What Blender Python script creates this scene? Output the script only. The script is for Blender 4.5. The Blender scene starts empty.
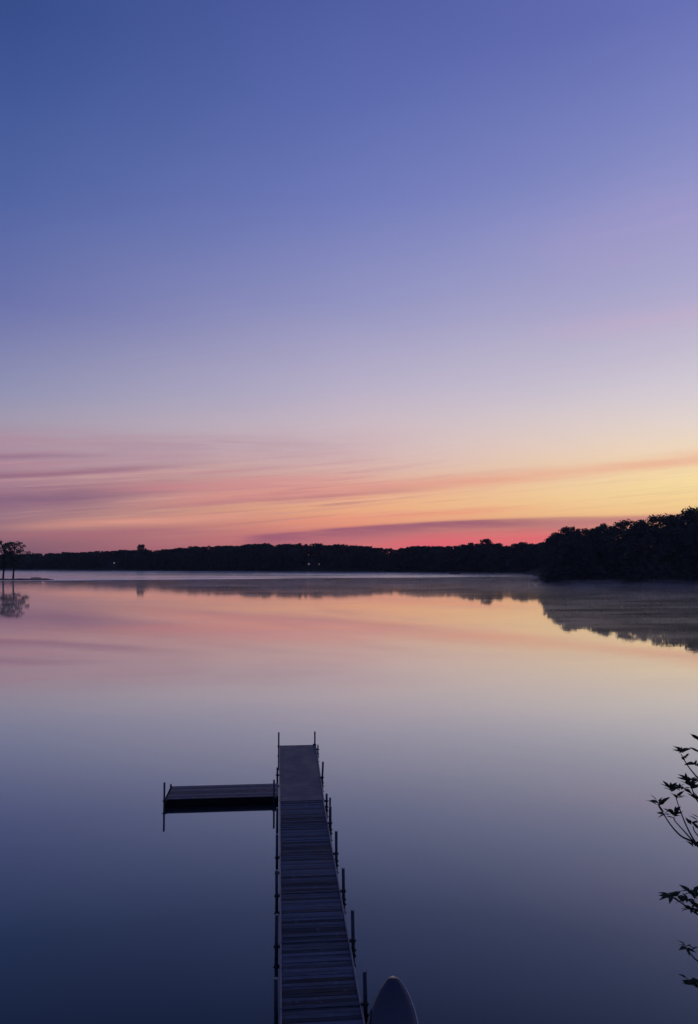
import bpy, bmesh, math, random
import numpy as np
from mathutils import Vector, Matrix, noise as mnoise
R = math.radians
SC = bpy.context.scene
COL = SC.collection
random.seed(7)

# ------------------------------------------------------------------ camera
CAM_H = 6.86
F_PX, IMG_H = 760.0, 1024.0
PITCH, YAW = R(3.46), R(5.26)
cd = bpy.data.cameras.new('camera')
cam = bpy.data.objects.new('camera', cd); COL.objects.link(cam)
cam.location = (0, 0, CAM_H)
cam.rotation_euler = (R(90) + PITCH, 0, -YAW)
cd.sensor_fit = 'VERTICAL'; cd.sensor_height = 24.0; cd.lens = F_PX / IMG_H * 24.0
cd.clip_start = 0.1; cd.clip_end = 20000
SC.camera = cam

# ------------------------------------------------------------------ render / view
SC.view_settings.view_transform = 'Standard'
SC.view_settings.look = 'None'
SC.view_settings.exposure = 0.0
SC.view_settings.gamma = 1.0
SC.render.engine = 'CYCLES'
SC.cycles.use_denoising = True
SC.cycles.max_bounces = 6
SC.cycles.volume_bounces = 0
SC.cycles.volume_max_steps = 256
SC.cycles.volume_step_rate = 0.25

def lin(c):
    o = []
    for v in c[:3]:
        v /= 255.0
        o.append(v / 12.92 if v <= 0.04045 else ((v + 0.055) / 1.055) ** 2.4)
    return (o[0], o[1], o[2], 1.0)

# ------------------------------------------------------------------ node helper
class NG:
    def __init__(s, nt): s.nt = nt; s.N = nt.nodes; s.L = nt.links
    def n(s, t, **kw):
        x = s.N.new(t)
        for k, v in kw.items(): setattr(x, k, v)
        return x
    def put(s, sock, v):
        if isinstance(v, bpy.types.NodeSocket): s.L.new(v, sock)
        else: sock.default_value = v
    def m(s, op, a, b=None, c=None, clamp=False):
        x = s.n('ShaderNodeMath', operation=op, use_clamp=clamp)
        s.put(x.inputs[0], a)
        if b is not None: s.put(x.inputs[1], b)
        if c is not None: s.put(x.inputs[2], c)
        return x.outputs[0]
    def ss(s, v, a, b, lo=0.0, hi=1.0, kind='SMOOTHSTEP'):
        x = s.n('ShaderNodeMapRange', interpolation_type=kind)
        s.put(x.inputs[0], v)
        for i, q in enumerate((a, b, lo, hi)): s.put(x.inputs[1 + i], q)
        return x.outputs[0]
    def mix(s, f, a, b, blend='MIX'):
        x = s.n('ShaderNodeMix', data_type='RGBA', blend_type=blend)
        s.put(x.inputs[0], f); s.put(x.inputs[6], a); s.put(x.inputs[7], b)
        return x.outputs[2]
    def ramp(s, f, stops, interp='LINEAR'):
        x = s.n('ShaderNodeValToRGB'); cr = x.color_ramp; cr.interpolation = interp
        while len(cr.elements) < len(stops): cr.elements.new(0.5)
        for e, (p, c) in zip(cr.elements, stops): e.position = p
        for e, (p, c) in zip(cr.elements, stops): e.color = c
        s.put(x.inputs[0], f)
        return x.outputs[0]
    def xyz(s, x, y, z=0.0):
        v = s.n('ShaderNodeCombineXYZ')
        for i, q in enumerate((x, y, z)): s.put(v.inputs[i], q)
        return v.outputs[0]
    def noise(s, vec, scale=1.0, detail=3.0, rough=0.5):
        x = s.n('ShaderNodeTexNoise')
        s.put(x.inputs['Vector'], vec); x.inputs['Scale'].default_value = scale
        x.inputs['Detail'].default_value = detail; x.inputs['Roughness'].default_value = rough
        return x.outputs[0]

# ------------------------------------------------------------------ dawn sky (direction based)
SUN_AZ = 33.0
def build_world():
    w = bpy.data.worlds.new('World'); SC.world = w; w.use_nodes = True
    g = NG(w.node_tree); g.N.clear()
    out = g.n('ShaderNodeOutputWorld'); bg = g.n('ShaderNodeBackground')
    g.L.new(bg.outputs[0], out.inputs[0])
    tc = g.n('ShaderNodeTexCoord'); sp = g.n('ShaderNodeSeparateXYZ')
    g.L.new(tc.outputs['Generated'], sp.inputs[0])
    X, Y, Z = sp.outputs
    el = g.m('MULTIPLY', g.m('ARCSINE', Z), 57.29578)
    az = g.m('MULTIPLY', g.m('ARCTAN2', X, Y), 57.29578)
    hyp = g.m('MAXIMUM', g.m('SQRT', g.m('ADD', g.m('MULTIPLY', X, X), g.m('MULTIPLY', Y, Y))), 1e-4)
    dt = g.m('DIVIDE', g.m('ADD', g.m('MULTIPLY', X, math.sin(R(SUN_AZ))), g.m('MULTIPLY', Y, math.cos(R(SUN_AZ)))), hyp)
    th = g.m('MULTIPLY', g.m('ARCCOSINE', g.m('MINIMUM', g.m('MAXIMUM', dt, -1.0), 1.0)), 57.29578)
    t = g.m('DIVIDE', el, 90.0)
    # slow unevenness so the gradient is not mathematically clean
    wob = g.noise(g.xyz(g.m('MULTIPLY', az, 0.05), g.m('MULTIPLY', el, 0.16)), 1.0, 2.0)
    t2 = g.m('ADD', t, g.m('MULTIPLY', g.m('SUBTRACT', wob, 0.5), 0.016))
    def rp(st): return g.ramp(t2, [(max(0.0, e / 90.0), lin(c)) for e, c in st])
    left = rp(SKY_LEFT); mid = rp(SKY_MID); right = rp(SKY_RIGHT); back = rp(SKY_BACK)
    c = g.mix(g.ss(th, 3.0, 27.7, kind='LINEAR'), right, mid)
    c = g.mix(g.ss(th, 27.7, 52.5, kind='LINEAR'), c, left)
    c = g.mix(g.ss(th, 60.0, 140.0), c, back)
    # streaky clouds
    warp = g.m('SUBTRACT', g.noise(g.xyz(g.m('MULTIPLY', az, 0.10), g.m('MULTIPLY', el, 0.7)), 1.0, 3.0), 0.5)
    tex = g.noise(g.xyz(g.m('ADD', g.m('MULTIPLY', az, 0.13), g.m('MULTIPLY', el, 0.25)), g.m('MULTIPLY', el, 1.9)), 1.0, 4.0, 0.6)
    texm = g.ss(tex, 0.30, 0.62)
    # feathery layers low in the sky, tilted like the streaks
    tel = g.m('SUBTRACT', el, g.m('MULTIPLY', az, 0.085))
    for (sc_, off, lo, hi, ctr_, wid_, colr, op_) in ((2.3, 0.0, 0.50, 0.66, 5.6, 2.3, (190, 132, 148), 0.45), (3.4, 7.3, 0.52, 0.68, 4.4, 1.9, (138, 100, 126), 0.5), (2.8, 3.1, 0.52, 0.66, 4.8, 2.6, (236, 186, 170), 0.33)):
        f_ = g.noise(g.xyz(g.m('ADD', g.m('MULTIPLY', az, 0.075), off), g.m('MULTIPLY', tel, sc_)), 1.0, 5.0, 0.62)
        q_ = g.m('DIVIDE', g.m('SUBTRACT', el, ctr_), wid_)
        k_ = g.m('MULTIPLY', g.ss(f_, lo, hi), g.m('EXPONENT', g.m('MULTIPLY', g.m('MULTIPLY', q_, q_), -1.0)))
        k_ = g.m('MULTIPLY', k_, g.ss(az, -4.0, 24.0, op_, op_ * 0.2))
        c = g.mix(g.m('MULTIPLY', k_, g.ss(th, 80.0, 130.0, 1.0, 0.0)), c, lin(colr))
    for (a0, e0, a1, e1, wu, wd, col, op, fl, fr, wamp, tx, bow) in CLOUDS:
        k = (e1 - e0) / (a1 - a0)
        ctr = g.m('ADD', g.m('MULTIPLY', g.m('SUBTRACT', az, a0), k), e0)
        if bow:
            tt = g.m('DIVIDE', g.m('SUBTRACT', az, a0), a1 - a0)
            ctr = g.m('ADD', ctr, g.m('MULTIPLY', g.m('MULTIPLY', tt, g.m('SUBTRACT', 1.0, tt)), 4.0 * bow))
        dlt = g.m('ADD', g.m('SUBTRACT', el, ctr), g.m('MULTIPLY', warp, wamp))
        up = g.m('GREATER_THAN', dlt, 0.0)
        wid = g.m('ADD', g.m('MULTIPLY', up, wu - wd), wd)
        q = g.m('DIVIDE', dlt, wid)
        mk = g.m('EXPONENT', g.m('MULTIPLY', g.m('MULTIPLY', q, q), -1.0))
        mk = g.m('MULTIPLY', mk, g.ss(az, a0, a0 + fl))
        mk = g.m('MULTIPLY', mk, g.ss(az, a1 - fr, a1, 1.0, 0.0))
        mk = g.m('MULTIPLY', mk, g.m('ADD', g.m('MULTIPLY', texm, tx), 1.0 - tx))
        c = g.mix(g.m('MULTIPLY', mk, op, clamp=True), c, lin(col))
    g.L.new(c, bg.inputs['Color']); bg.inputs['Strength'].default_value = 1.0

SKY_LEFT = [(0, (122, 90, 108)), (1.2, (138, 101, 116)), (2.4, (156, 117, 128)), (3.3, (158, 120, 134)), (4.6, (166, 126, 142)),
            (6.0, (170, 134, 150)), (7.4, (168, 146, 164)), (9.4, (162, 154, 176)), (11.4, (146, 147, 180)), (17.4, (108, 116, 172)),
            (23.6, (83, 102, 164)), (29.4, (67, 89, 152)), (34.6, (55, 78, 140)), (50, (45, 64, 122)), (90, (36, 50, 100))]
SKY_MID = [(0, (206, 110, 118)), (1.35, (222, 128, 124)), (2.3, (236, 150, 124)), (3.6, (242, 176, 134)), (5.1, (234, 172, 146)),
           (6.6, (222, 180, 170)), (8.1, (214, 186, 188)), (10.4, (202, 185, 196)), (12.6, (186, 177, 201)), (19, (146, 148, 194)),
           (25.8, (112, 123, 186)), (31.9, (92, 107, 174)), (37.4, (80, 94, 163)), (55, (58, 72, 135)), (90, (36, 50, 100))]
SKY_RIGHT = [(0, (232, 112, 110)), (1.5, (240, 158, 118)), (3.3, (250, 208, 146)), (4.65, (252, 224, 160)), (6.0, (250, 223, 172)),
             (7.4, (243, 219, 190)), (9.4, (229, 214, 207)), (11.4, (214, 205, 213)), (17.4, (178, 173, 206)), (23.6, (147, 151, 202)),
             (29.4, (123, 131, 192)), (34.6, (103, 113, 181)), (55, (66, 78, 142)), (90, (36, 50, 100))]
SKY_BACK = [(0, (62, 64, 100)), (5, (92, 86, 126)), (10, (95, 95, 145)), (20, (70, 84, 145)), (45, (48, 64, 120)), (90, (36, 50, 100))]
# az0 el0 az1 el1 width_up width_down colour opacity fade_left fade_right warp texture bow
CLOUDS = [
    (-60, 6.9, 14, 8.8, 0.9, 1.7, (178, 142, 158), 0.60, 10, 22, 1.2, 0.6, 0),      # high mauve veil at left
    (-60, -0.2, 1, 5.9, 0.75, 0.7, (136, 100, 126), 0.85, 10, 17, 0.7, 0.2, 0),    # broad mauve mass at left
    (-15, 4.9, 8, 5.8, 0.4, 0.35, (212, 140, 144), 0.6, 7, 10, 0.5, 0.4, 0),        # rose streak at its end
    (-60, 1.9, -3, 7.1, 0.24, 0.18, (150, 104, 128), 0.8, 10, 12, 0.4, 0.2, 0),   # thin dark streaks
    (-60, 4.4, -10, 7.5, 0.22, 0.2, (148, 112, 138), 0.7, 10, 8, 0.4, 0.25, 0),
    (-23, 1.9, 2, 3.4, 0.32, 0.36, (232, 160, 140), 0.85, 12, 9, 0.5, 0.3, 0),       # glowing strip under the mass
    (-24, 1.3, -2, 2.1, 0.28, 0.3, (176, 108, 120), 0.6, 6, 8, 0.5, 0.4, 0),
    (-9, 5.4, 10, 6.3, 0.3, 0.25, (214, 146, 148), 0.5, 6, 9, 0.7, 0.5, 0),
    (-14, 3.9, 24, 6.6, 0.50, 0.36, (218, 140, 140), 0.6, 12, 18, 0.5, 0.3, -0.15),  # long salmon streak rising to the right
    (4, 4.9, 46, 7.9, 0.5, 0.4, (236, 166, 142), 0.62, 12, 14, 0.4, 0.3, 0),
    (-14, 3.3, 15, 5.35, 0.22, 0.16, (184, 118, 130), 0.6, 9, 9, 0.4, 0.3, 0.1),   # darker line below
    (-2, 2.5, 22, 3.7, 0.22, 0.25, (240, 146, 126), 0.5, 6, 8, 0.6, 0.5, 0.2),
    (-3.8, 1.35, 30, 2.75, 0.14, 0.95, (158, 94, 118), 0.93, 3, 15, 0.22, 0.3, 0.6),   # purple bank with a clean upper edge
    (5, 0.75, 30, 1.65, 0.55, 1.0, (238, 98, 116), 0.72, 7, 8, 0.3, 0.15, 0.15),    # hot pink glow below it
    (9, 1.5, 25, 2.2, 0.16, 0.18, (214, 104, 120), 0.55, 4, 7, 0.4, 0.4, 0.1),
    (17, 2.5, 40, 3.1, 0.25, 0.5, (196, 122, 128), 0.75, 5, 6, 0.3, 0.2, 0),
    (16, 16.0, 46, 17.0, 0.9, 0.9, (218, 170, 194), 0.18, 9, 9, 1.0, 0.5, 0),
    (14, 21.5, 50, 24.5, 2.4, 2.4, (188, 157, 200), 0.2, 12, 9, 2.0, 0.4, 0),
]
build_world()

# the sun has not cleared the horizon yet: all light comes from the dawn sky

# ------------------------------------------------------------------ measuring helpers
def ray(px, py):
    a, b = (px - 349) / F_PX, (512 - py) / F_PX
    cp, sp_ = math.cos(PITCH), math.sin(PITCH)
    d = (a, cp - b * sp_, sp_ + b * cp)
    c, s = math.cos(-YAW), math.sin(-YAW)
    return Vector((c * d[0] - s * d[1], s * d[0] + c * d[1], d[2]))
def ground_pt(px, py, z=0.0):
    d = ray(px, py); t = (z - CAM_H) / d.z
    return Vector((d.x * t, d.y * t, z))
def at_dist(px, py, dist):
    d = ray(px, py); t = dist / math.hypot(d.x, d.y)
    return Vector((d.x * t, d.y * t, CAM_H + d.z * t))
def px_of(x, y):
    """picture column of a ground position (used only to look up measured tree heights)"""
    c, s = math.cos(YAW), math.sin(YAW)
    xr, yr = c * x - s * y, s * x + c * y
    return 349 + F_PX * xr / max(yr, 1.0) * math.cos(PITCH)

# ------------------------------------------------------------------ object helpers
def tag(o, label=None, cat=None, group=None, kind=None):
    if label: o['label'] = label
    if cat: o['category'] = cat
    if group: o['group'] = group
    if kind: o['kind'] = kind
    return o
def empty(name, loc, rz=0.0):
    o = bpy.data.objects.new(name, None); COL.objects.link(o)
    o.location = loc; o.rotation_euler = (0, 0, rz); o.empty_display_size = 0.2
    return o
def link(name, me, mat=None, parent=None):
    o = bpy.data.objects.new(name, me); COL.objects.link(o)
    if mat and not me.materials: me.materials.append(mat)
    if parent: o.parent = parent
    return o
def obj(name, bm, mat=None, parent=None, smooth=False):
    me = bpy.data.meshes.new(name); bm.to_mesh(me); bm.free()
    if smooth:
        for p in me.polygons: p.use_smooth = True
    return link(name, me, mat, parent)
def kids(o): return list(o.children)
def copy_tree(o, parent=None):
    c = o.copy(); COL.objects.link(c); c.parent = parent
    for ch in kids(o): copy_tree(ch, c)
    return c
def box(bm, c, s, rot=None, bev=0.0):
    mt = Matrix.Translation(c)
    if rot is not None: mt = mt @ rot
    r = bmesh.ops.create_cube(bm, size=1.0, matrix=mt @ Matrix.Diagonal((s[0], s[1], s[2], 1)))
    if bev > 0:
        es = list({e for v in r['verts'] for e in v.link_edges})
        bmesh.ops.bevel(bm, geom=es, offset=bev, segments=1, affect='EDGES')
def tube(bm, pts, radii, seg=8, cap=True):
    rings = []
    n = len(pts)
    for i, p in enumerate(pts):
        p = Vector(p)
        d = (Vector(pts[min(i + 1, n - 1)]) - Vector(pts[max(i - 1, 0)])).normalized()
        a = d.cross(Vector((0.123, 0.31, 0.94)) if abs(d.z) < 0.95 else Vector((1, 0.05, 0))).normalized(); b = d.cross(a)
        r = radii[i] if hasattr(radii, '__len__') else radii
        rings.append([bm.verts.new(p + (a * math.cos(k * 2 * math.pi / seg) + b * math.sin(k * 2 * math.pi / seg)) * r) for k in range(seg)])
    for i in range(n - 1):
        for k in range(seg):
            k2 = (k + 1) % seg
            bm.faces.new((rings[i][k], rings[i][k2], rings[i + 1][k2], rings[i + 1][k]))
    if cap:
        bm.faces.new(rings[0][::-1]); bm.faces.new(rings[-1])

# ------------------------------------------------------------------ materials
def mat_base(name):
    m = bpy.data.materials.new(name); m.use_nodes = True
    g = NG(m.node_tree); b = g.N['Principled BSDF']
    return m, g, b
def simple(name, col, rough=0.6, var=0.25, scale=6.0, metal=0.0, spec=0.5, bump=0.0):
    m, g, b = mat_base(name)
    tc = g.n('ShaderNodeTexCoord'); nz = g.noise(tc.outputs['Object'], scale, 5.0, 0.6)
    lo = tuple(v * (1 - var) for v in col) + (1,); hi = tuple(v * (1 + var) for v in col) + (1,)
    g.L.new(g.ramp(nz, [(0.3, lo), (0.7, hi)]), b.inputs['Base Color'])
    g.L.new(g.ss(nz, 0.3, 0.7, rough * 0.85, min(1.0, rough * 1.15)), b.inputs['Roughness'])
    b.inputs['Metallic'].default_value = metal; b.inputs['Specular IOR Level'].default_value = spec
    if bump:
        bp = g.n('ShaderNodeBump'); bp.inputs['Strength'].default_value = bump; bp.inputs['Distance'].default_value = 0.02
        g.L.new(nz, bp.inputs['Height']); g.L.new(bp.outputs[0], b.inputs['Normal'])
    return m
def plank_mat(name, col, rough, spec=0.4, wet=0.3, fleck=0.0):
    m, g, b = mat_base(name)
    geo = g.n('ShaderNodeNewGeometry'); sp = g.n('ShaderNodeSeparateXYZ'); g.L.new(geo.outputs['Position'], sp.inputs[0])
    rnd = geo.outputs['Random Per Island']
    grain = g.noise(g.xyz(g.m('MULTIPLY', sp.outputs[0], 2.6), g.m('MULTIPLY', sp.outputs[1], 36.0), g.m('MULTIPLY', rnd, 40.0)), 1.0, 6.0, 0.65)
    blot = g.noise(g.xyz(g.m('MULTIPLY', sp.outputs[0], 1.5), g.m('MULTIPLY', sp.outputs[1], 4.0), g.m('MULTIPLY', rnd, 9.0)), 1.0, 4.0, 0.6)
    v = g.m('ADD', g.m('MULTIPLY', rnd, 0.55), g.m('ADD', g.m('MULTIPLY', grain, 0.75), g.m('MULTIPLY', blot, 0.5)))
    c0 = tuple(x * 0.35 for x in col) + (1,); c1 = tuple(col) + (1,); c2 = tuple(x * 2.5 for x in col) + (1,)
    colr = g.ramp(g.m('DIVIDE', v, 1.8), [(0.32, c0), (0.47, c1), (0.64, c2)])
    if fleck:                                   # droppings and bleached spots
        fl = g.ss(g.noise(geo.outputs['Position'], 4.5, 3.0, 0.6), 0.60, 0.70, 0.0, fleck)
        colr = g.mix(fl, colr, (0.26, 0.26, 0.27, 1))
    g.L.new(colr, b.inputs['Base Color'])
    g.L.new(g.ss(blot, 0.3, 0.7, rough * (1 - wet), rough), b.inputs['Roughness'])
    b.inputs['Specular IOR Level'].default_value = spec
    bp = g.n('ShaderNodeBump'); bp.inputs['Strength'].default_value = 0.4; bp.inputs['Distance'].default_value = 0.006
    g.L.new(grain, bp.inputs['Height']); g.L.new(bp.outputs[0], b.inputs['Normal'])
    return m
def leaf_mat(name, col, var=0.5):
    m, g, b = mat_base(name)
    geo = g.n('ShaderNodeNewGeometry'); oi = g.n('ShaderNodeObjectInfo')
    v = g.m('ADD', g.m('MULTIPLY', geo.outputs['Random Per Island'], 0.6), g.m('MULTIPLY', oi.outputs['Random'], 0.4))
    g.L.new(g.ramp(v, [(0.1, tuple(x * (1 - var) for x in col) + (1,)), (0.9, (col[0] * (1 + var) * 1.1, col[1] * (1 + var), col[2] * (1 + var) * 0.8, 1))]), b.inputs['Base Color'])
    b.inputs['Roughness'].default_value = 0.75; b.inputs['Specular IOR Level'].default_value = 0.15
    return m
def emit_mat(name, col, s):
    m, g, b = mat_base(name)
    b.inputs['Base Color'].default_value = (0.1, 0.1, 0.1, 1)
    b.inputs['Emission Color'].default_value = tuple(col) + (1,); b.inputs['Emission Strength'].default_value = s
    return m

M = {}
M['deck'] = plank_mat('weathered_planks', (0.046, 0.055, 0.070), 0.8, 0.08, 0.3, 0.22)
M['deck_end'] = simple('end_panel', (0.108, 0.107, 0.118), 0.6, 0.10, 2.5, spec=0.25)
M['platform'] = plank_mat('platform_planks', (0.070, 0.070, 0.080), 0.65, 0.2, 0.2, 0.6)
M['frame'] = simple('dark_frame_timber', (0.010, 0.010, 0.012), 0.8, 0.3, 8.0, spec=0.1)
M['rail'] = simple('weathered_edge_rail', (0.15, 0.15, 0.18), 0.5, 0.25, 9.0)
M['pipe'] = simple('galvanised_pipe', (0.055, 0.062, 0.085), 0.6, 0.3, 20.0, metal=0.2)
M['bracket'] = simple('dark_cast_bracket', (0.03, 0.03, 0.035), 0.6, 0.3, 20.0)
M['cap'] = simple('pale_post_cap', (0.09, 0.09, 0.105), 0.4, 0.15, 20.0)
M['leaf_tree'] = leaf_mat('tree_leaves', (0.055, 0.085, 0.070))
M['bark'] = simple('bark', (0.045, 0.038, 0.034), 0.9, 0.4, 3.0, spec=0.1)
M['leaf_shrub'] = leaf_mat('shrub_leaves', (0.042, 0.066, 0.036), 0.6)
M['twig'] = simple('twig', (0.035, 0.028, 0.026), 0.8, 0.3, 30.0, spec=0.2)
M['hull'] = simple('dark_kayak_hull', (0.016, 0.022, 0.042), 0.12, 0.10, 3.0, spec=0.12)
M['strip'] = simple('painted_edge_glint', (0.30, 0.31, 0.34), 0.45, 0.2, 9.0)  # pale colour standing in for sky glow reflected on the kayak's right edge
M['house_wall'] = simple('house_boards', (0.035, 0.032, 0.034), 0.8, 0.2, 2.0)
M['house_pale'] = simple('pale_house_boards', (0.10, 0.095, 0.10), 0.8, 0.15, 2.0)
M['shingle'] = simple('roof_shingles', (0.03, 0.03, 0.032), 0.9, 0.3, 3.0)
M['lit'] = emit_mat('lit_window', (1.0, 0.85, 0.72), 0.22)
M['pane'] = simple('dark_glass', (0.02, 0.02, 0.025), 0.08, 0.1, 3.0)
M['grey_boat'] = simple('moored_boat_paint', (0.025, 0.025, 0.03), 0.5, 0.2, 2.0)
M['pale_post'] = simple('pale_jetty_post', (0.60, 0.58, 0.58), 0.7, 0.2, 4.0)
M['drift'] = simple('driftwood', (0.05, 0.045, 0.042), 0.9, 0.3, 4.0)

# ------------------------------------------------------------------ ground
def seg_dist(x, y, a, b):
    ax, ay = a; bx, by = b
    dx, dy = bx - ax, by - ay
    t = np.clip(((x - ax) * dx + (y - ay) * dy) / (dx * dx + dy * dy), 0, 1)
    return np.hypot(x - ax - t * dx, y - ay - t * dy)
def sm(v, lim):               # rises then levels off
    return lim * (1 - np.exp(-np.maximum(v, 0) / lim))
def height(x, y):
    x = np.asarray(x, float); y = np.asarray(y, float)
    wig = 0.5 * np.sin(x * 0.31 + 1) + 0.3 * np.sin(x * 0.83)
    big = 3.0 * np.sin(x * 0.045 + 0.6) + 2.0 * np.sin(x * 0.11 + y * 0.03) + 1.0 * np.sin(x * 0.31)
    near_s = 8.4 + wig * 0.5 - y
    near = np.where(near_s > 0, np.minimum(near_s * 0.62, 5.15 + np.maximum(near_s - 8.4, 0) * 0.02), near_s * 0.22)
    s = (x + 126) * 0.363 + (y - 452) * 0.932 + big * 0.7
    far = np.where(s > 0, sm(s * 0.34, 9.0), s * 0.15)
    s = np.minimum(y - 212.5 + 0.35 * big * 0.5, (x - 77) - (y - 212) * 0.27 + 0.4 * big)
    head = np.where(s > 0, sm(s * 0.34, 9.0), s * 0.15)
    s = 2.6 - seg_dist(x, y, (-240, 250), (-73, 247.5)) + np.where(x < -80, np.minimum((-80 - x) * 0.05, 4), 0)
    spit = np.where(s > 0, sm(s * 0.3, 0.75), s * 0.15)
    s = x - 240; rt = np.where(s > 0, sm(s * 0.1, 5), s * 0.15)
    s = -x - 470; lf = np.where(s > 0, sm(s * 0.1, 5), s * 0.15)
    h = np.maximum.reduce([near, far, head, spit, rt, lf])
    return np.maximum(h, -3.0)
def hz(x, y): return float(height(x, y))

def build_ground():
    azs = list(np.arange(-40, 50, 0.3)) + list(np.arange(50, 320, 4.0))
    rs = list(np.arange(0.6, 14, 0.6)) + list(np.geomspace(14, 195, 26)) + list(np.arange(198, 460, 2.5)) + list(np.geomspace(465, 1000, 16))
    A, Rr = np.meshgrid(np.radians(azs), rs)
    x = Rr * np.sin(A); y = Rr * np.cos(A); z = height(x, y)
    z = z + np.where((z > 0.1) & (Rr < 20), 0.05 * np.sin(x * 3.1) * np.sin(y * 2.7), 0)
    na, nr = len(azs), len(rs)
    vs = [(0, 0, hz(0, 0))] + list(zip(x.ravel().tolist(), y.ravel().tolist(), z.ravel().tolist()))
    fs = [(0, 1 + (k + 1) % na, 1 + k) for k in range(na)]
    for i in range(nr - 1):
        for k in range(na):
            k2 = (k + 1) % na
            a = 1 + i * na
            fs.append((a + k, a + k2, a + na + k2, a + na + k))
    me = bpy.data.meshes.new('ground'); me.from_pydata(vs, [], fs)
    m, g, b = mat_base('grass_and_earth')
    tc = g.n('ShaderNodeTexCoord'); n1 = g.noise(tc.outputs['Object'], 0.35, 6, 0.65); n2 = g.noise(tc.outputs['Object'], 7.0, 5, 0.7)
    col = g.mix(g.ss(n1, 0.35, 0.65), (0.035, 0.05, 0.022, 1), (0.06, 0.055, 0.035, 1))
    col = g.mix(g.ss(n2, 0.45, 0.7, 0, 0.5), col, (0.03, 0.028, 0.02, 1))
    g.L.new(col, b.inputs['Base Color']); b.inputs['Roughness'].default_value = 0.95; b.inputs['Specular IOR Level'].default_value = 0.1
    bp = g.n('ShaderNodeBump'); bp.inputs['Distance'].default_value = 0.06; g.L.new(n2, bp.inputs['Height']); g.L.new(bp.outputs[0], b.inputs['Normal'])
    o = link('ground', me, m); tag(o, kind='structure')
build_ground()

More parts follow.
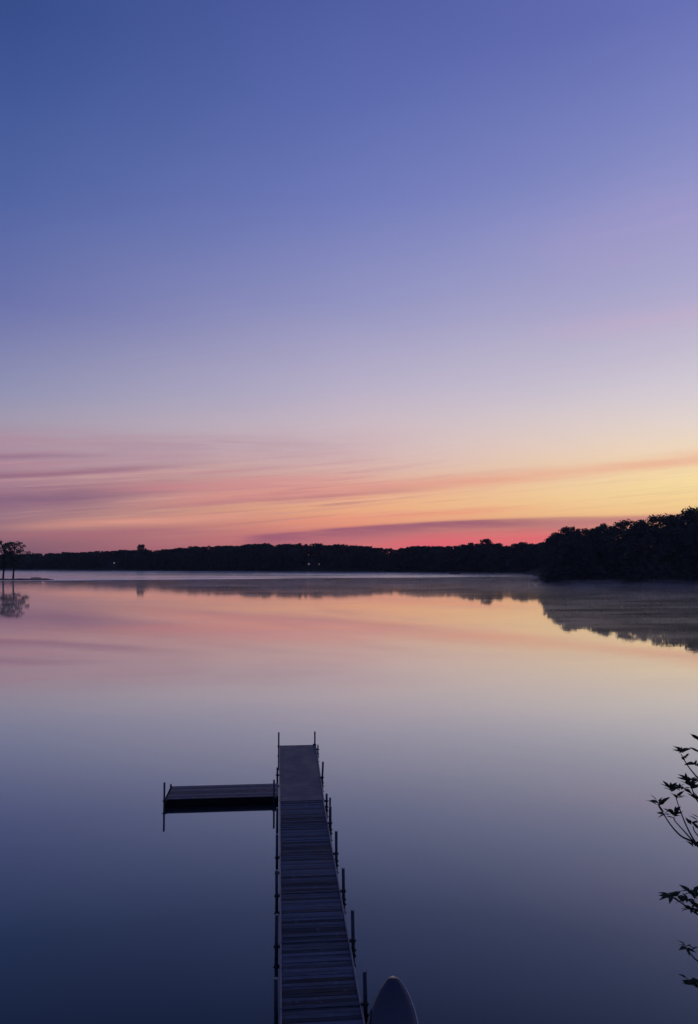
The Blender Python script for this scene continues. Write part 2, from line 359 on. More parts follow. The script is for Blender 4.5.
# ------------------------------------------------------------------ lake water
def build_water():
    bm = bmesh.new()
    n = 128
    rings = [[bm.verts.new((r * math.sin(k * 2 * math.pi / n), r * math.cos(k * 2 * math.pi / n), 0)) for k in range(n)] for r in (60, 240, 800)]
    bm.faces.new(rings[0][::-1])
    for i in range(2):
        for k in range(n):
            k2 = (k + 1) % n
            bm.faces.new((rings[i][k2], rings[i][k], rings[i + 1][k], rings[i + 1][k2]))
    bmesh.ops.recalc_face_normals(bm, faces=bm.faces)
    for f in bm.faces:
        if f.normal.z < 0: f.normal_flip()
    m = bpy.data.materials.new('lake_water'); m.use_nodes = True
    g = NG(m.node_tree); g.N.clear()
    out = g.n('ShaderNodeOutputMaterial')
    geo = g.n('ShaderNodeNewGeometry'); sp = g.n('ShaderNodeSeparateXYZ'); g.L.new(geo.outputs['Position'], sp.inputs[0])
    X, Y = sp.outputs[0], sp.outputs[1]
    pos = geo.outputs['Position']
    # breeze-ruffled water towards the far shore, with a crisp leading edge on the left
    edge_n = g.noise(g.xyz(g.m('MULTIPLY', X, 0.03), g.m('MULTIPLY', Y, 0.05)), 1.0, 3.0)
    dY = g.m('SUBTRACT', Y, g.m('ADD', g.m('ADD', g.m('MULTIPLY', X, 0.2), 254.0), g.m('MULTIPLY', g.m('SUBTRACT', edge_n, 0.5), 10.0)))
    ruf = g.ss(dY, -3.0, 6.0)
    ruf = g.m('MULTIPLY', ruf, g.ss(X, 55.0, 110.0, 1.0, 0.45))
    patch = g.ss(g.noise(g.xyz(g.m('MULTIPLY', X, 0.012), g.m('MULTIPLY', Y, 0.055)), 1.0, 3.0), 0.35, 0.65, 0.65, 1.25)
    crisp = g.m('MULTIPLY', g.m('MULTIPLY', g.ss(dY, -2.5, 1.0), g.ss(dY, 8.0, 18.0, 1.0, 0.0)), g.ss(X, -25.0, 10.0, 1.0, 0.0))
    slick = g.ss(g.noise(g.xyz(g.m('MULTIPLY', X, 0.02), g.m('MULTIPLY', Y, 0.03)), 1.0, 3.0), 0.35, 0.7)
    base_r = g.m('ADD', g.ss(Y, 60.0, 210.0, 0.015, 0.05), g.m('MULTIPLY', slick, 0.02))
    rough = g.m('ADD', base_r, g.m('ADD', g.m('MULTIPLY', g.m('MULTIPLY', ruf, patch), 0.135), g.m('MULTIPLY', crisp, 0.2)))
    gl = g.n('ShaderNodeBsdfGlossy'); g.L.new(rough, gl.inputs['Roughness']); gl.inputs['Color'].default_value = (0.95, 0.96, 0.93, 1)
    bp = g.n('ShaderNodeBump'); bp.inputs['Strength'].default_value = 1.0; bp.inputs['Distance'].default_value = 1.0
    w1 = g.noise(g.xyz(g.m('MULTIPLY', X, 0.8), g.m('MULTIPLY', Y, 1.6)), 0.5, 2.0, 0.45); w2 = g.noise(pos, 2.2, 2.0, 0.5)
    hgt = g.m('ADD', g.m('MULTIPLY', w1, 0.0016), g.m('MULTIPLY', w2, 0.0007))
    g.L.new(hgt, bp.inputs['Height']); g.L.new(bp.outputs[0], gl.inputs['Normal'])
    # patches of fine ripples that scatter the reflection upwards
    g2 = g.n('ShaderNodeBsdfGlossy'); g2.inputs['Roughness'].default_value = 0.27; g2.inputs['Color'].default_value = (0.96, 0.96, 0.93, 1)
    rip = g.noise(g.xyz(g.m('MULTIPLY', X, 0.035), g.m('MULTIPLY', Y, 0.11)), 1.0, 5.0, 0.65)
    ripf = g.m('MULTIPLY', g.ss(rip, 0.34, 0.66, 0.06, 0.22), g.ss(Y, 20.0, 70.0, 0.5, 1.0))
    gm = g.n('ShaderNodeMixShader'); g.L.new(ripf, gm.inputs[0]); g.L.new(gl.outputs[0], gm.inputs[1]); g.L.new(g2.outputs[0], gm.inputs[2])
    sharp = gl; gl = gm
    df = g.n('ShaderNodeBsdfDiffuse'); df.inputs['Color'].default_value = (0.010, 0.018, 0.024, 1)
    lw = g.n('ShaderNodeLayerWeight'); lw.inputs['Blend'].default_value = 0.5
    tint = g.ramp(lw.outputs['Facing'], [(0.5, (0.82, 0.94, 0.92, 1)), (0.72, (0.89, 0.95, 0.90, 1)), (0.9, (0.98, 0.96, 0.92, 1))])
    g.L.new(tint, sharp.inputs['Color']); g.L.new(tint, g2.inputs['Color'])
    fr = g.ramp(lw.outputs['Facing'], [(p, (v, v, v, 1)) for p, v in ((0.0, 0.03), (0.3, 0.05), (0.42, 0.09), (0.5, 0.112), (0.59, 0.22), (0.70, 0.47), (0.816, 0.76), (0.945, 0.92), (1.0, 1.0))])
    mx = g.n('ShaderNodeMixShader'); g.L.new(fr, mx.inputs[0]); g.L.new(df.outputs[0], mx.inputs[1]); g.L.new(gl.outputs[0], mx.inputs[2])
    g.L.new(mx.outputs[0], out.inputs[0])
    o = obj('lake_water', bm, m); tag(o, kind='structure')
build_water()

# ------------------------------------------------------------------ morning mist lying on the far water
def build_mist():
    bm = bmesh.new()
    pts = [(-330, 170), (235, 120), (235, 205), (84, 207), (122, 330), (-135, 425), (-420, 520)]
    lo = [bm.verts.new((x, y, 0.03)) for x, y in pts]; hi = [bm.verts.new((x, y, 1.3)) for x, y in pts]
    bm.faces.new(lo[::-1]); bm.faces.new(hi)
    for i in range(len(pts)):
        j = (i + 1) % len(pts); bm.faces.new((lo[i], lo[j], hi[j], hi[i]))
    bmesh.ops.recalc_face_normals(bm, faces=bm.faces)
    m = bpy.data.materials.new('mist_volume'); m.use_nodes = True
    g = NG(m.node_tree); g.N.clear()
    out = g.n('ShaderNodeOutputMaterial'); v = g.n('ShaderNodeVolumePrincipled')
    geo = g.n('ShaderNodeNewGeometry'); sp = g.n('ShaderNodeSeparateXYZ'); g.L.new(geo.outputs['Position'], sp.inputs[0])
    X, Y, Z = sp.outputs
    nz = g.noise(g.xyz(g.m('MULTIPLY', X, 0.075), g.m('MULTIPLY', Y, 0.06), g.m('MULTIPLY', Z, 0.5)), 1.0, 3.0, 0.6)
    d = g.ss(nz, 0.46, 0.60, 0.0002, 0.019)
    d = g.m('MULTIPLY', d, g.ss(Z, 0.3, 1.3, 1.0, 0.1))
    d = g.m('MULTIPLY', d, g.ss(Y, 125.0, 200.0))
    d = g.m('MULTIPLY', d, g.ss(Y, 226.0, 250.0, 1.0, 0.25))
    v.inputs['Color'].default_value = (0.92, 0.84, 0.76, 1)
    g.L.new(d, v.inputs['Density']); g.L.new(v.outputs[0], out.inputs['Volume'])
    o = obj('mist', bm, m); tag(o, kind='stuff')
build_mist()

# ------------------------------------------------------------------ thin morning air over the whole place
def build_haze():
    bm = bmesh.new(); box(bm, (0, 0, 20), (2040, 2040, 52))
    m = bpy.data.materials.new('thin_air'); m.use_nodes = True
    g = NG(m.node_tree); g.N.clear()
    out = g.n('ShaderNodeOutputMaterial'); v = g.n('ShaderNodeVolumePrincipled')
    v.inputs['Color'].default_value = (0.85, 0.9, 0.92, 1); v.inputs['Density'].default_value = HAZE
    g.L.new(v.outputs[0], out.inputs['Volume'])
    tag(obj('haze', bm, m), kind='stuff')
HAZE = 0.00014
build_haze()

# ------------------------------------------------------------------ trees
def leaf_cloud(clumps, n_per, leaf, rng, flat=0.8):
    """many small leaf faces scattered through clumps (cx,cy,cz,r)"""
    V, Fc = [], []
    C = np.array(clumps)
    for cx, cy, cz, r in C:
        n = max(6, int(n_per * (r ** 1.6)))
        d = rng.normal(size=(n, 3)); d /= np.linalg.norm(d, axis=1)[:, None]
        rad = r * rng.random(n) ** 0.45
        p = d * rad[:, None] * np.array([1.15, 1.15, flat]) + np.array([cx, cy, cz])
        u = rng.normal(size=(n, 3)); u /= np.linalg.norm(u, axis=1)[:, None]
        w = np.cross(u, rng.normal(size=(n, 3))); w /= np.linalg.norm(w, axis=1)[:, None]
        s = leaf * (0.6 + 0.8 * rng.random(n))[:, None]
        b = len(V)
        q = np.stack([p - u * s, p + w * s * 0.6, p + u * s, p - w * s * 0.6], 1).reshape(-1, 3)
        V.extend(map(tuple, q.tolist()))
        Fc.extend([(b + 4 * i, b + 4 * i + 1, b + 4 * i + 2, b + 4 * i + 3) for i in range(n)])
    return V, Fc
def make_tree_meshes(seed, H=14.0, width=4.2, base=0.12, leaf=0.3, n_per=60, n_cl=46, shape='round'):
    rng = np.random.default_rng(seed); rnd = random.Random(seed)
    bm = bmesh.new(); clumps = []
    bend = Vector((rnd.uniform(-.6, .6), rnd.uniform(-.6, .6), 0))
    top = H * (0.86 if shape != 'cone' else 0.97)
    spine = [bend * (t * t) + Vector((0, 0, t * top)) for t in (0, .15, .35, .55, .75, 1.0)]
    spine[0].z = -0.6
    tube(bm, spine, [0.30, 0.24, 0.2, 0.15, 0.1, 0.03], 7)
    def prof(t):
        if shape == 'cone': return max(0.06, (1 - t) ** 0.8) * 0.8
        if shape == 'flat': return 0.5 + 0.6 * t if t < .8 else 0.98 - (t - .8) * 2.0
        return math.sqrt(max(0.04, 1 - (2 * (t - 0.45)) ** 2 * 0.95)) if t < .95 else .3
    for i in range(n_cl):
        t = base + (1 - base) * (i + rnd.random()) / n_cl
        tt = (t - base) / (1 - base)
        w = width * prof(tt) * rnd.uniform(.35, 1.05)
        a = i * 2.4 + rnd.uniform(-.6, .6)
        z = t * H
        c0 = bend * (min(1, z / top) ** 2) + Vector((0, 0, z * 0.86))
        c = bend * (min(1, z / top) ** 2) + Vector((math.cos(a) * w, math.sin(a) * w, z + rnd.uniform(-.4, .4)))
        if i % 2 == 0:
            tube(bm, [c0, (c0 + c) / 2 + Vector((0, 0, .25)), c], [0.09, 0.05, 0.02], 5, False)
        r = rnd.uniform(.55, 1.25) * (0.30 * width if shape != 'cone' else 0.2 * width)
        clumps.append((c.x, c.y, min(c.z, H - r * .6), r))
    V, Fc = leaf_cloud(clumps, n_per, leaf, rng)
    cm = bpy.data.meshes.new('crown'); cm.from_pydata(V, [], Fc); cm.materials.append(M['leaf_tree'])
    tm = bpy.data.meshes.new('trunk'); bm.to_mesh(tm); bm.free(); tm.materials.append(M['bark'])
    for p in tm.polygons: p.use_smooth = True
    return cm, tm
def place_tree(name, meshes, x, y, h, H, label, cat='tree', group=None, wide=1.0, rz=None, z=None):
    t = empty(name, (x, y, hz(x, y) - 0.1 if z is None else z), random.uniform(0, 6.28) if rz is None else rz)
    s = h / H; t.scale = (s * wide, s * wide, s)
    link('crown', meshes[0], None, t); link('trunk', meshes[1], None, t)
    return tag(t, label, cat, group)

def interp(tab, x):
    if x <= tab[0][0]: return tab[0][1]
    for (a, b), (c, d) in zip(tab, tab[1:]):
        if x <= c: return b + (d - b) * (x - a) / (c - a)
    return tab[-1][1]
def top_z(x, y, tab):
    px = px_of(x, y); py = interp(tab, px)
    return CAM_H + ray(px, py).z / math.hypot(ray(px, py).x, ray(px, py).y) * math.hypot(x, y)

# --- the near wooded headland on the right
HEAD = [(500, 558), (528, 557), (537, 549), (546, 540), (560, 530), (572, 527), (584, 527), (592, 530), (602, 524), (614, 525), (626, 521), (640, 521), (650, 517), (660, 516),
        (672, 518), (682, 511), (692, 509), (720, 503), (800, 494), (1200, 490)]
HT = 14.0
protos = [make_tree_meshes(11 + i, HT, w, b, 0.26, 56, n, s) for i, (w, b, n, s) in enumerate(
    [(4.2, .12, 50, 'round'), (3.6, .1, 44, 'round'), (4.8, .15, 54, 'round'), (3.4, .08, 44, 'round'), (4.4, .2, 46, 'flat'), (2.9, .08, 46, 'cone')])]
bush_meshes = [make_tree_meshes(61 + i, 4.0, 2.2, 0.02, 0.24, 60, 22, 'round') for i in range(2)]
G_HEAD = 'trees crowding the wooded headland'
rnd = random.Random(5)
def head_s(x, y): return min(y - 212.5, (x - 77) - (y - 212) * 0.27)
n_head = 0
CAP = [(528, 3), (541, 4.5), (546, 7), (558, 10.5), (575, 13.5), (600, 18), (640, 40)]
rows = [(216, 0.60, 0.80, 4.6), (221, 0.72, 0.92, 4.8), (228, 0.93, 1.04, 5.0), (238, 0.90, 1.0, 5.0)]
for ry, f0, f1, sp_ in rows:
    x = 81.5 + (ry - 212) * 0.27
    while x < 205:
        xx, yy = x + rnd.uniform(-1.2, 1.2), ry + rnd.uniform(-1.6, 1.6)
        zt = top_z(xx, yy, HEAD); g0 = hz(xx, yy)
        h = max(3.0, min((zt - g0) * rnd.uniform(f0, f1), interp(CAP, px_of(xx, yy)) * rnd.uniform(.85, 1.08)))
        k = rnd.choice((0, 0, 1, 2, 2, 3, 4, 5 if ry > 226 else 1))
        place_tree('leafy_tree', protos[k], xx, yy, h, HT, 'dark leafy tree in the dense wood of the right headland', 'tree', G_HEAD, rnd.uniform(1.0, 1.3))
        n_head += 1
        x += sp_ * rnd.uniform(.75, 1.25)
# taller trees standing further back behind the low tip
for px in (549, 555, 561, 566, 572, 578, 584, 590, 596, 603):
    d_ = rnd.uniform(252, 275); b_ = at_dist(px + rnd.uniform(-1, 1), 560, d_)
    h = top_z(b_.x, b_.y, HEAD) - hz(b_.x, b_.y)
    place_tree('leafy_tree', protos[rnd.choice((0, 1, 2, 3))], b_.x, b_.y, h * rnd.uniform(.90, 1.06), HT, 'dark leafy tree in the dense wood of the right headland', 'tree', G_HEAD, rnd.uniform(.65, .95))
# smaller growth stepping down to the tip
for xx, yy, h, k in ((77.6, 214.2, 4.6, 1), (79.0, 216.0, 5.6, 3), (80.4, 215.0, 7.2, 1), (81.6, 217.5, 8.6, 5), (78.2, 218.5, 5.0, 0)):
    place_tree('leafy_tree', protos[k], xx, yy, h, HT, 'low dark tree where the headland wood steps down to its left tip', 'tree', 'low trees at the headland tip', 1.0)
# trees down the inner flank of the headland
for i in range(16):
    yy = 216 + i * 7.5; xx = 82.5 + (yy - 212) * 0.27 + rnd.uniform(0.5, 5)
    zt = top_z(xx, yy, HEAD); h = max(6, min(11 + i * .35, (zt - hz(xx, yy)) * rnd.uniform(.8, .97)))
    place_tree('leafy_tree', protos[rnd.randrange(5)], xx, yy, h, HT, 'dark leafy tree in the dense wood of the right headland', 'tree', G_HEAD, 1.0)
# low growth at the water's edge
x = 77.3
while x < 200:
    xx, yy = x + rnd.uniform(-.5, .5), 213.4 + rnd.uniform(-.4, .9)
    h = rnd.uniform(2.2, 4.6)
    t = place_tree('shore_bush', bush_meshes[rnd.randrange(2)], xx, yy, h, 4.0, 'dark bush overhanging the water at the foot of the headland wood', 'bush', 'bushes along the headland waterline', rnd.uniform(1.0, 1.4))
    x += rnd.uniform(1.7, 2.9)

# --- the far shore wood: every tree a mesh of its own
FAR = [(-200, 556), (0, 554), (40, 553), (70, 552), (100, 551), (130, 549), (160, 550), (185, 547), (215, 546), (245, 544), (275, 543.5), (300, 544), (330, 544),
       (360, 545), (385, 547), (398, 549), (410, 546), (440, 546), (465, 545), (478, 543), (495, 543), (505, 546), (520, 544), (532, 544), (545, 541), (640, 540)]
FH = 12.0
def joined(cm, tm):
    bm = bmesh.new(); bm.from_mesh(cm)
    for f in bm.faces: f.material_index = 0
    n = len(bm.faces); bm.from_mesh(tm); bm.faces.ensure_lookup_table()
    for f in bm.faces[n:]: f.material_index = 1
    me = bpy.data.meshes.new('far_tree'); bm.to_mesh(me); bm.free()
    me.materials.append(M['leaf_tree']); me.materials.append(M['bark'])
    return me
far_protos = [joined(*make_tree_meshes(101 + i, FH, w, .05, 0.36, 54, n, s)) for i, (w, n, s) in enumerate(
    [(4.0, 34, 'round'), (4.8, 36, 'round'), (3.4, 32, 'round'), (4.4, 34, 'flat'), (2.6, 34, 'cone')])]
G_FAR = 'trees lining the far shore'
def far_tree(x, y, h, k, label, group=None, wide=1.0, name='shore_tree'):
    o = link(name, far_protos[k]); s = h / FH
    o.location = (x, y, hz(x, y) - 0.1); o.scale = (s * wide, s * wide, s); o.rotation_euler = (0, 0, rnd.uniform(0, 6.28))
    return tag(o, label, 'tree', group)
def far_xy(u, s):      # u metres along the shore from its left end, s metres inland
    return -126 + 0.932 * u + 0.363 * s, 452 - 0.363 * u + 0.932 * s
HOUSES = [(114, 563, 'lit', 9.0), (314, 565, 'lit2', 10.0), (511, 561, 'pale', 9.0)]
house_px = [(105, 123), (304, 324), (507, 516)]
for s0, f0, f1, sp_, u0, u1 in ((3.5, .6, .85, 4.4, -110, 296), (9.5, .90, 1.04, 4.0, -100, 292), (16, .86, 1.0, 4.6, -92, 286), (25, .84, .95, 4.6, -85, 280)):
    u = u0
    while u < u1:
        uu, ss_ = u + rnd.uniform(-1.2, 1.2), s0 + rnd.uniform(-1.5, 1.5)
        x, y = far_xy(uu, ss_)
        if hz(x, y) > 0.05:
            px = px_of(x, y)
            h = max(3.5, (top_z(x, y, FAR) - hz(x, y)) * rnd.uniform(f0, f1))
            if not (s0 < 5 and any(a < px < b for a, b in house_px)):
                k = rnd.choice((0, 0, 1, 1, 2, 3, 4 if s0 > 5 else 2))
                far_tree(x, y, h, k, 'small dark tree in the unbroken wood along the far shore', G_FAR, rnd.uniform(1.1, 1.55))
        u += sp_ * rnd.uniform(.8, 1.2)
# trees that stand above that line
for px, py, k, wd, lab in ((141, 544.5, 1, 0.85, 'round-topped tree rising alone above the left of the far wood'),
                          (487, 539, 1, 1.0, 'broad tree rising highest above the far wood, just left of the headland'),
                          (470, 542.5, 2, 1.0, 'slim tree beside the broad high tree of the far wood'),
                          (522, 542, 0, 1.0, 'round tree above the far wood closest to the headland')):
    d = ray(px, 572); s = d.x * 0.363 + d.y * 0.932
    tt = (0.363 * -126 + 0.932 * 452 + 10) / s
    x, y = d.x * tt, d.y * tt
    rr = ray(px, py); zt = CAM_H + rr.z / math.hypot(rr.x, rr.y) * math.hypot(x, y)
    far_tree(x, y, zt - hz(x, y), k, lab, None, wd * 0.8, 'tall_shore_tree')

# houses among the far trees
def house(px, py, kind, dep, label):
    d = ray(px, 572); s = d.x * 0.363 + d.y * 0.932
    tt = (0.363 * -126 + 0.932 * 452 + 5.0) / s
    x, y = d.x * tt, d.y * tt
    g0 = hz(x, y)
    rr = ray(px, py); zw = CAM_H + rr.z / math.hypot(rr.x, rr.y) * math.hypot(x, y)
    h = empty('lakeside_house', (x, y, g0 - 0.2), math.atan2(-x, y))
    wl = 3.2; L_, D_ = dep, 6.0
    wz = max(1.5, zw - g0 + .2)
    wl = wz + 1.0
    bm = bmesh.new(); box(bm, (0, D_ / 2, wl / 2), (L_, D_, wl)); obj('wall', bm, M['house_pale'] if kind == 'pale' else M['house_wall'], h)
    bm = bmesh.new()
    pr = [(-L_ / 2 - .4, wl + .003), (L_ / 2 + .4, wl + .003), (0, wl + 2.3)]
    a = [bm.verts.new((p, -.4, q)) for p, q in pr]; b = [bm.verts.new((p, D_ + .4, q)) for p, q in pr]
    bm.faces.new(a); bm.faces.new(b[::-1])
    for i in range(3):
        j = (i + 1) % 3; bm.faces.new((a[i], b[i], b[j], a[j]))
    bmesh.ops.recalc_face_normals(bm, faces=bm.faces); obj('roof', bm, M['shingle'], h)
    offs = {'lit': [(0, 1)], 'lit2': [(-2.7, 1), (2.7, .6)], 'pale': [(-2, 0), (2, 0)]}[kind]
    for ox, lit in offs:
        bm = bmesh.new(); sz = 0.62 if lit == 1 else 0.45
        box(bm, (ox, -0.03, wz), (sz + .25, .06, sz + .25)); f = obj('window', bm, M['house_pale'], h)
        bm = bmesh.new(); box(bm, (ox, -0.075, wz), (sz, .03, sz)); obj('pane', bm, M['lit'] if lit else M['pane'], f)
    tag(h, label, 'house', 'houses among the far trees')
house(114, 563, 'lit', 7.0, 'dark lakeside house with one lit window, far left shore')
house(314, 565, 'lit2', 9.0, 'dark lakeside house with two small lights, middle of the far shore')
house(511, 561, 'pale', 7.0, 'dim grey house among the far trees next to the headland')

# --- low spit with two bare-trunked trees at the left
def spit_tree(seed, px, h, label, cl_side):
    b = ground_pt(px, 579.6)
    x, y = b.x, b.y
    rng = np.random.default_rng(seed); r2 = random.Random(seed)
    t = empty('bare_trunked_tree', (x, y, hz(x, y) - 0.1))
    bm = bmesh.new()
    tube(bm, [(0, 0, -.4), (.1, 0, 2.5), (.25, .1, 5.5), (.1, .1, 8.5), (.3, 0, h * .92)], [.34, .27, .24, .18, .05], 8)
    cl = []
    for i in range(34):
        tt = r2.random(); a = r2.uniform(0, 6.28); z = 4.9 + (h - 5.4) * tt
        wmax = 5.2 * math.sqrt(max(.05, 1 - (1.7 * (tt - .42)) ** 2))
        w = wmax * r2.uniform(.45, 1.0)
        c = Vector((math.cos(a) * w + cl_side * 1.2, math.sin(a) * w, z))
        tube(bm, [(.2, .05, max(4.3, z - 2.2)), (c.x * .5, c.y * .5, z - .5), c], [.10, .06, .02], 5, False)
        cl.append((c.x, c.y, c.z, r2.uniform(.6, 1.3)))
    obj('trunk', bm, M['bark'], t, True)
    V, Fc = leaf_cloud(cl, 60, .24, rng, .65)
    me = bpy.data.meshes.new('crown'); me.from_pydata(V, [], Fc); link('crown', me, M['leaf_tree'], t)
    tag(t, label, 'tree', 'trees on the low spit at left')
spit_tree(301, 13.0, 12.4, 'bare-trunked tree nearer the tip of the low spit at left', 0.5)
spit_tree(302, 3.0, 12.8, 'bare-trunked tree on the low spit, nearest the left edge', -0.6)
spit_tree(303, -26.0, 12.0, 'bare-trunked tree on the low spit beyond the left edge', -0.4)
def small_spit():
    b = ground_pt(27, 579.0)
    me, tm = bush_meshes[0]
    t = place_tree('low_bush', bush_meshes[0], b.x, b.y + .5, 1.1, 4.0, 'low dark bush on the spit beside the bare trunks', 'bush', None, 2.2)
    b = ground_pt(42.5, 579.4)
    bm = bmesh.new()
    z0 = hz(b.x, b.y) - .1
    tube(bm, [(-.5, 0, 0), (-.1, 0, .35), (.35, .05, .62), (.95, .1, .95)], [.14, .12, .09, .04], 7)
    tube(bm, [(-.1, 0, .3), (-.35, .1, .62), (-.5, .15, .75)], [.07, .05, .02], 6)
    o = obj('driftwood_snag', bm, M['drift'], None, True); o.location = (b.x, b.y, z0)
    tag(o, 'slanting dark driftwood snag at the tip of the low spit', 'driftwood')
    b = ground_pt(36, 579.8)
    bm = bmesh.new(); tube(bm, [(-1.6, 0, .1), (-.4, .1, .16), (.8, 0, .12), (1.6, .15, .1)], [.15, .19, .16, .08], 7)
    o = obj('driftwood_log', bm, M['drift'], None, True); o.location = (b.x, b.y, hz(b.x, b.y)); o.rotation_euler = (0, 0, .15)
    tag(o, 'dark log lying along the waterline of the low spit', 'driftwood')
small_spit()

# --- moored boat off the far shore
def moored_boat():
    b = ground_pt(455, 574.2)
    t = empty('moored_boat', (b.x, b.y, 0), R(-12))
    bm = bmesh.new(); n = 9; rings = []
    for i in range(n):
        s = i / (n - 1); w = .85 * math.sin(min(1, s * 1.5 + .25) * math.pi / 2) if s < .6 else .85 * math.cos((s - .6) / .4 * math.pi / 2.05)
        x = -2.2 + 4.4 * s; sh = .55 + .25 * s * s
        rings.append([bm.verts.new(p) for p in ((x, -w, sh), (x, -w * .8, .05), (x, 0, -.2), (x, w * .8, .05), (x, w, sh))])
    for i in range(n - 1):
        for k in range(4): bm.faces.new((rings[i][k], rings[i][k + 1], rings[i + 1][k + 1], rings[i + 1][k]))
        bm.faces.new((rings[i][4], rings[i][0], rings[i + 1][0], rings[i + 1][4]))
    bm.faces.new(rings[0])
    bmesh.ops.recalc_face_normals(bm, faces=bm.faces); obj('hull', bm, M['grey_boat'], t)
    bm = bmesh.new(); box(bm, (.2, 0, .98), (.12, 1.1, .5), Matrix.Rotation(R(-25), 4, 'Y')); obj('windscreen', bm, M['pane'], t)
    bm = bmesh.new(); box(bm, (-2.35, 0, .55), (.3, .35, .8), None, .05); obj('outboard_motor', bm, M['bracket'], t)
    bm = bmesh.new(); box(bm, (-.6, 0, .85), (.5, 1.0, .35), None, .04); obj('seat', bm, M['house_wall'], t)
    tag(t, 'tiny dark motorboat moored off the far shore', 'boat')
moored_boat()
def jetty():
    b = ground_pt(535, 581.0)
    t = empty('small_jetty', (b.x, b.y, 0), R(-10))
    bm = bmesh.new()
    for i in range(22): box(bm, (-1.9 + i * .18, 0, .42), (.165, 1.3, .06))
    box(bm, (0, -.6, .3), (3.9, .1, .17)); box(bm, (0, .6, .3), (3.9, .1, .17)); obj('deck', bm, M['grey_boat'], t)
    for i, (x, y, z) in enumerate(((-1.9, -.72, 1.5), (1.7, -.72, 1.25), (-1.9, .72, 1.3), (1.7, .72, 1.45))):
        bm = bmesh.new(); tube(bm, [(x, y, -1.5), (x, y, z)], .09, 8); obj('post', bm, M['pale_post'], t)
    bm = bmesh.new()
    box(bm, (.3, .1, .85), (1.4, .45, .06)); box(bm, (.3, .36, 1.2), (1.4, .06, .45)); box(bm, (-.3, .1, .63), (.08, .4, .38)); box(bm, (.9, .1, .63), (.08, .4, .38))
    tag(obj('bench', bm, M['pale_post']), 'pale bench on the small jetty at the headland tip', 'bench').matrix_world = Matrix.Translation((b.x, b.y, 0)) @ Matrix.Rotation(R(-10), 4, 'Z')
    tag(t, 'small jetty with pale posts at the left tip of the headland', 'jetty')
jetty()

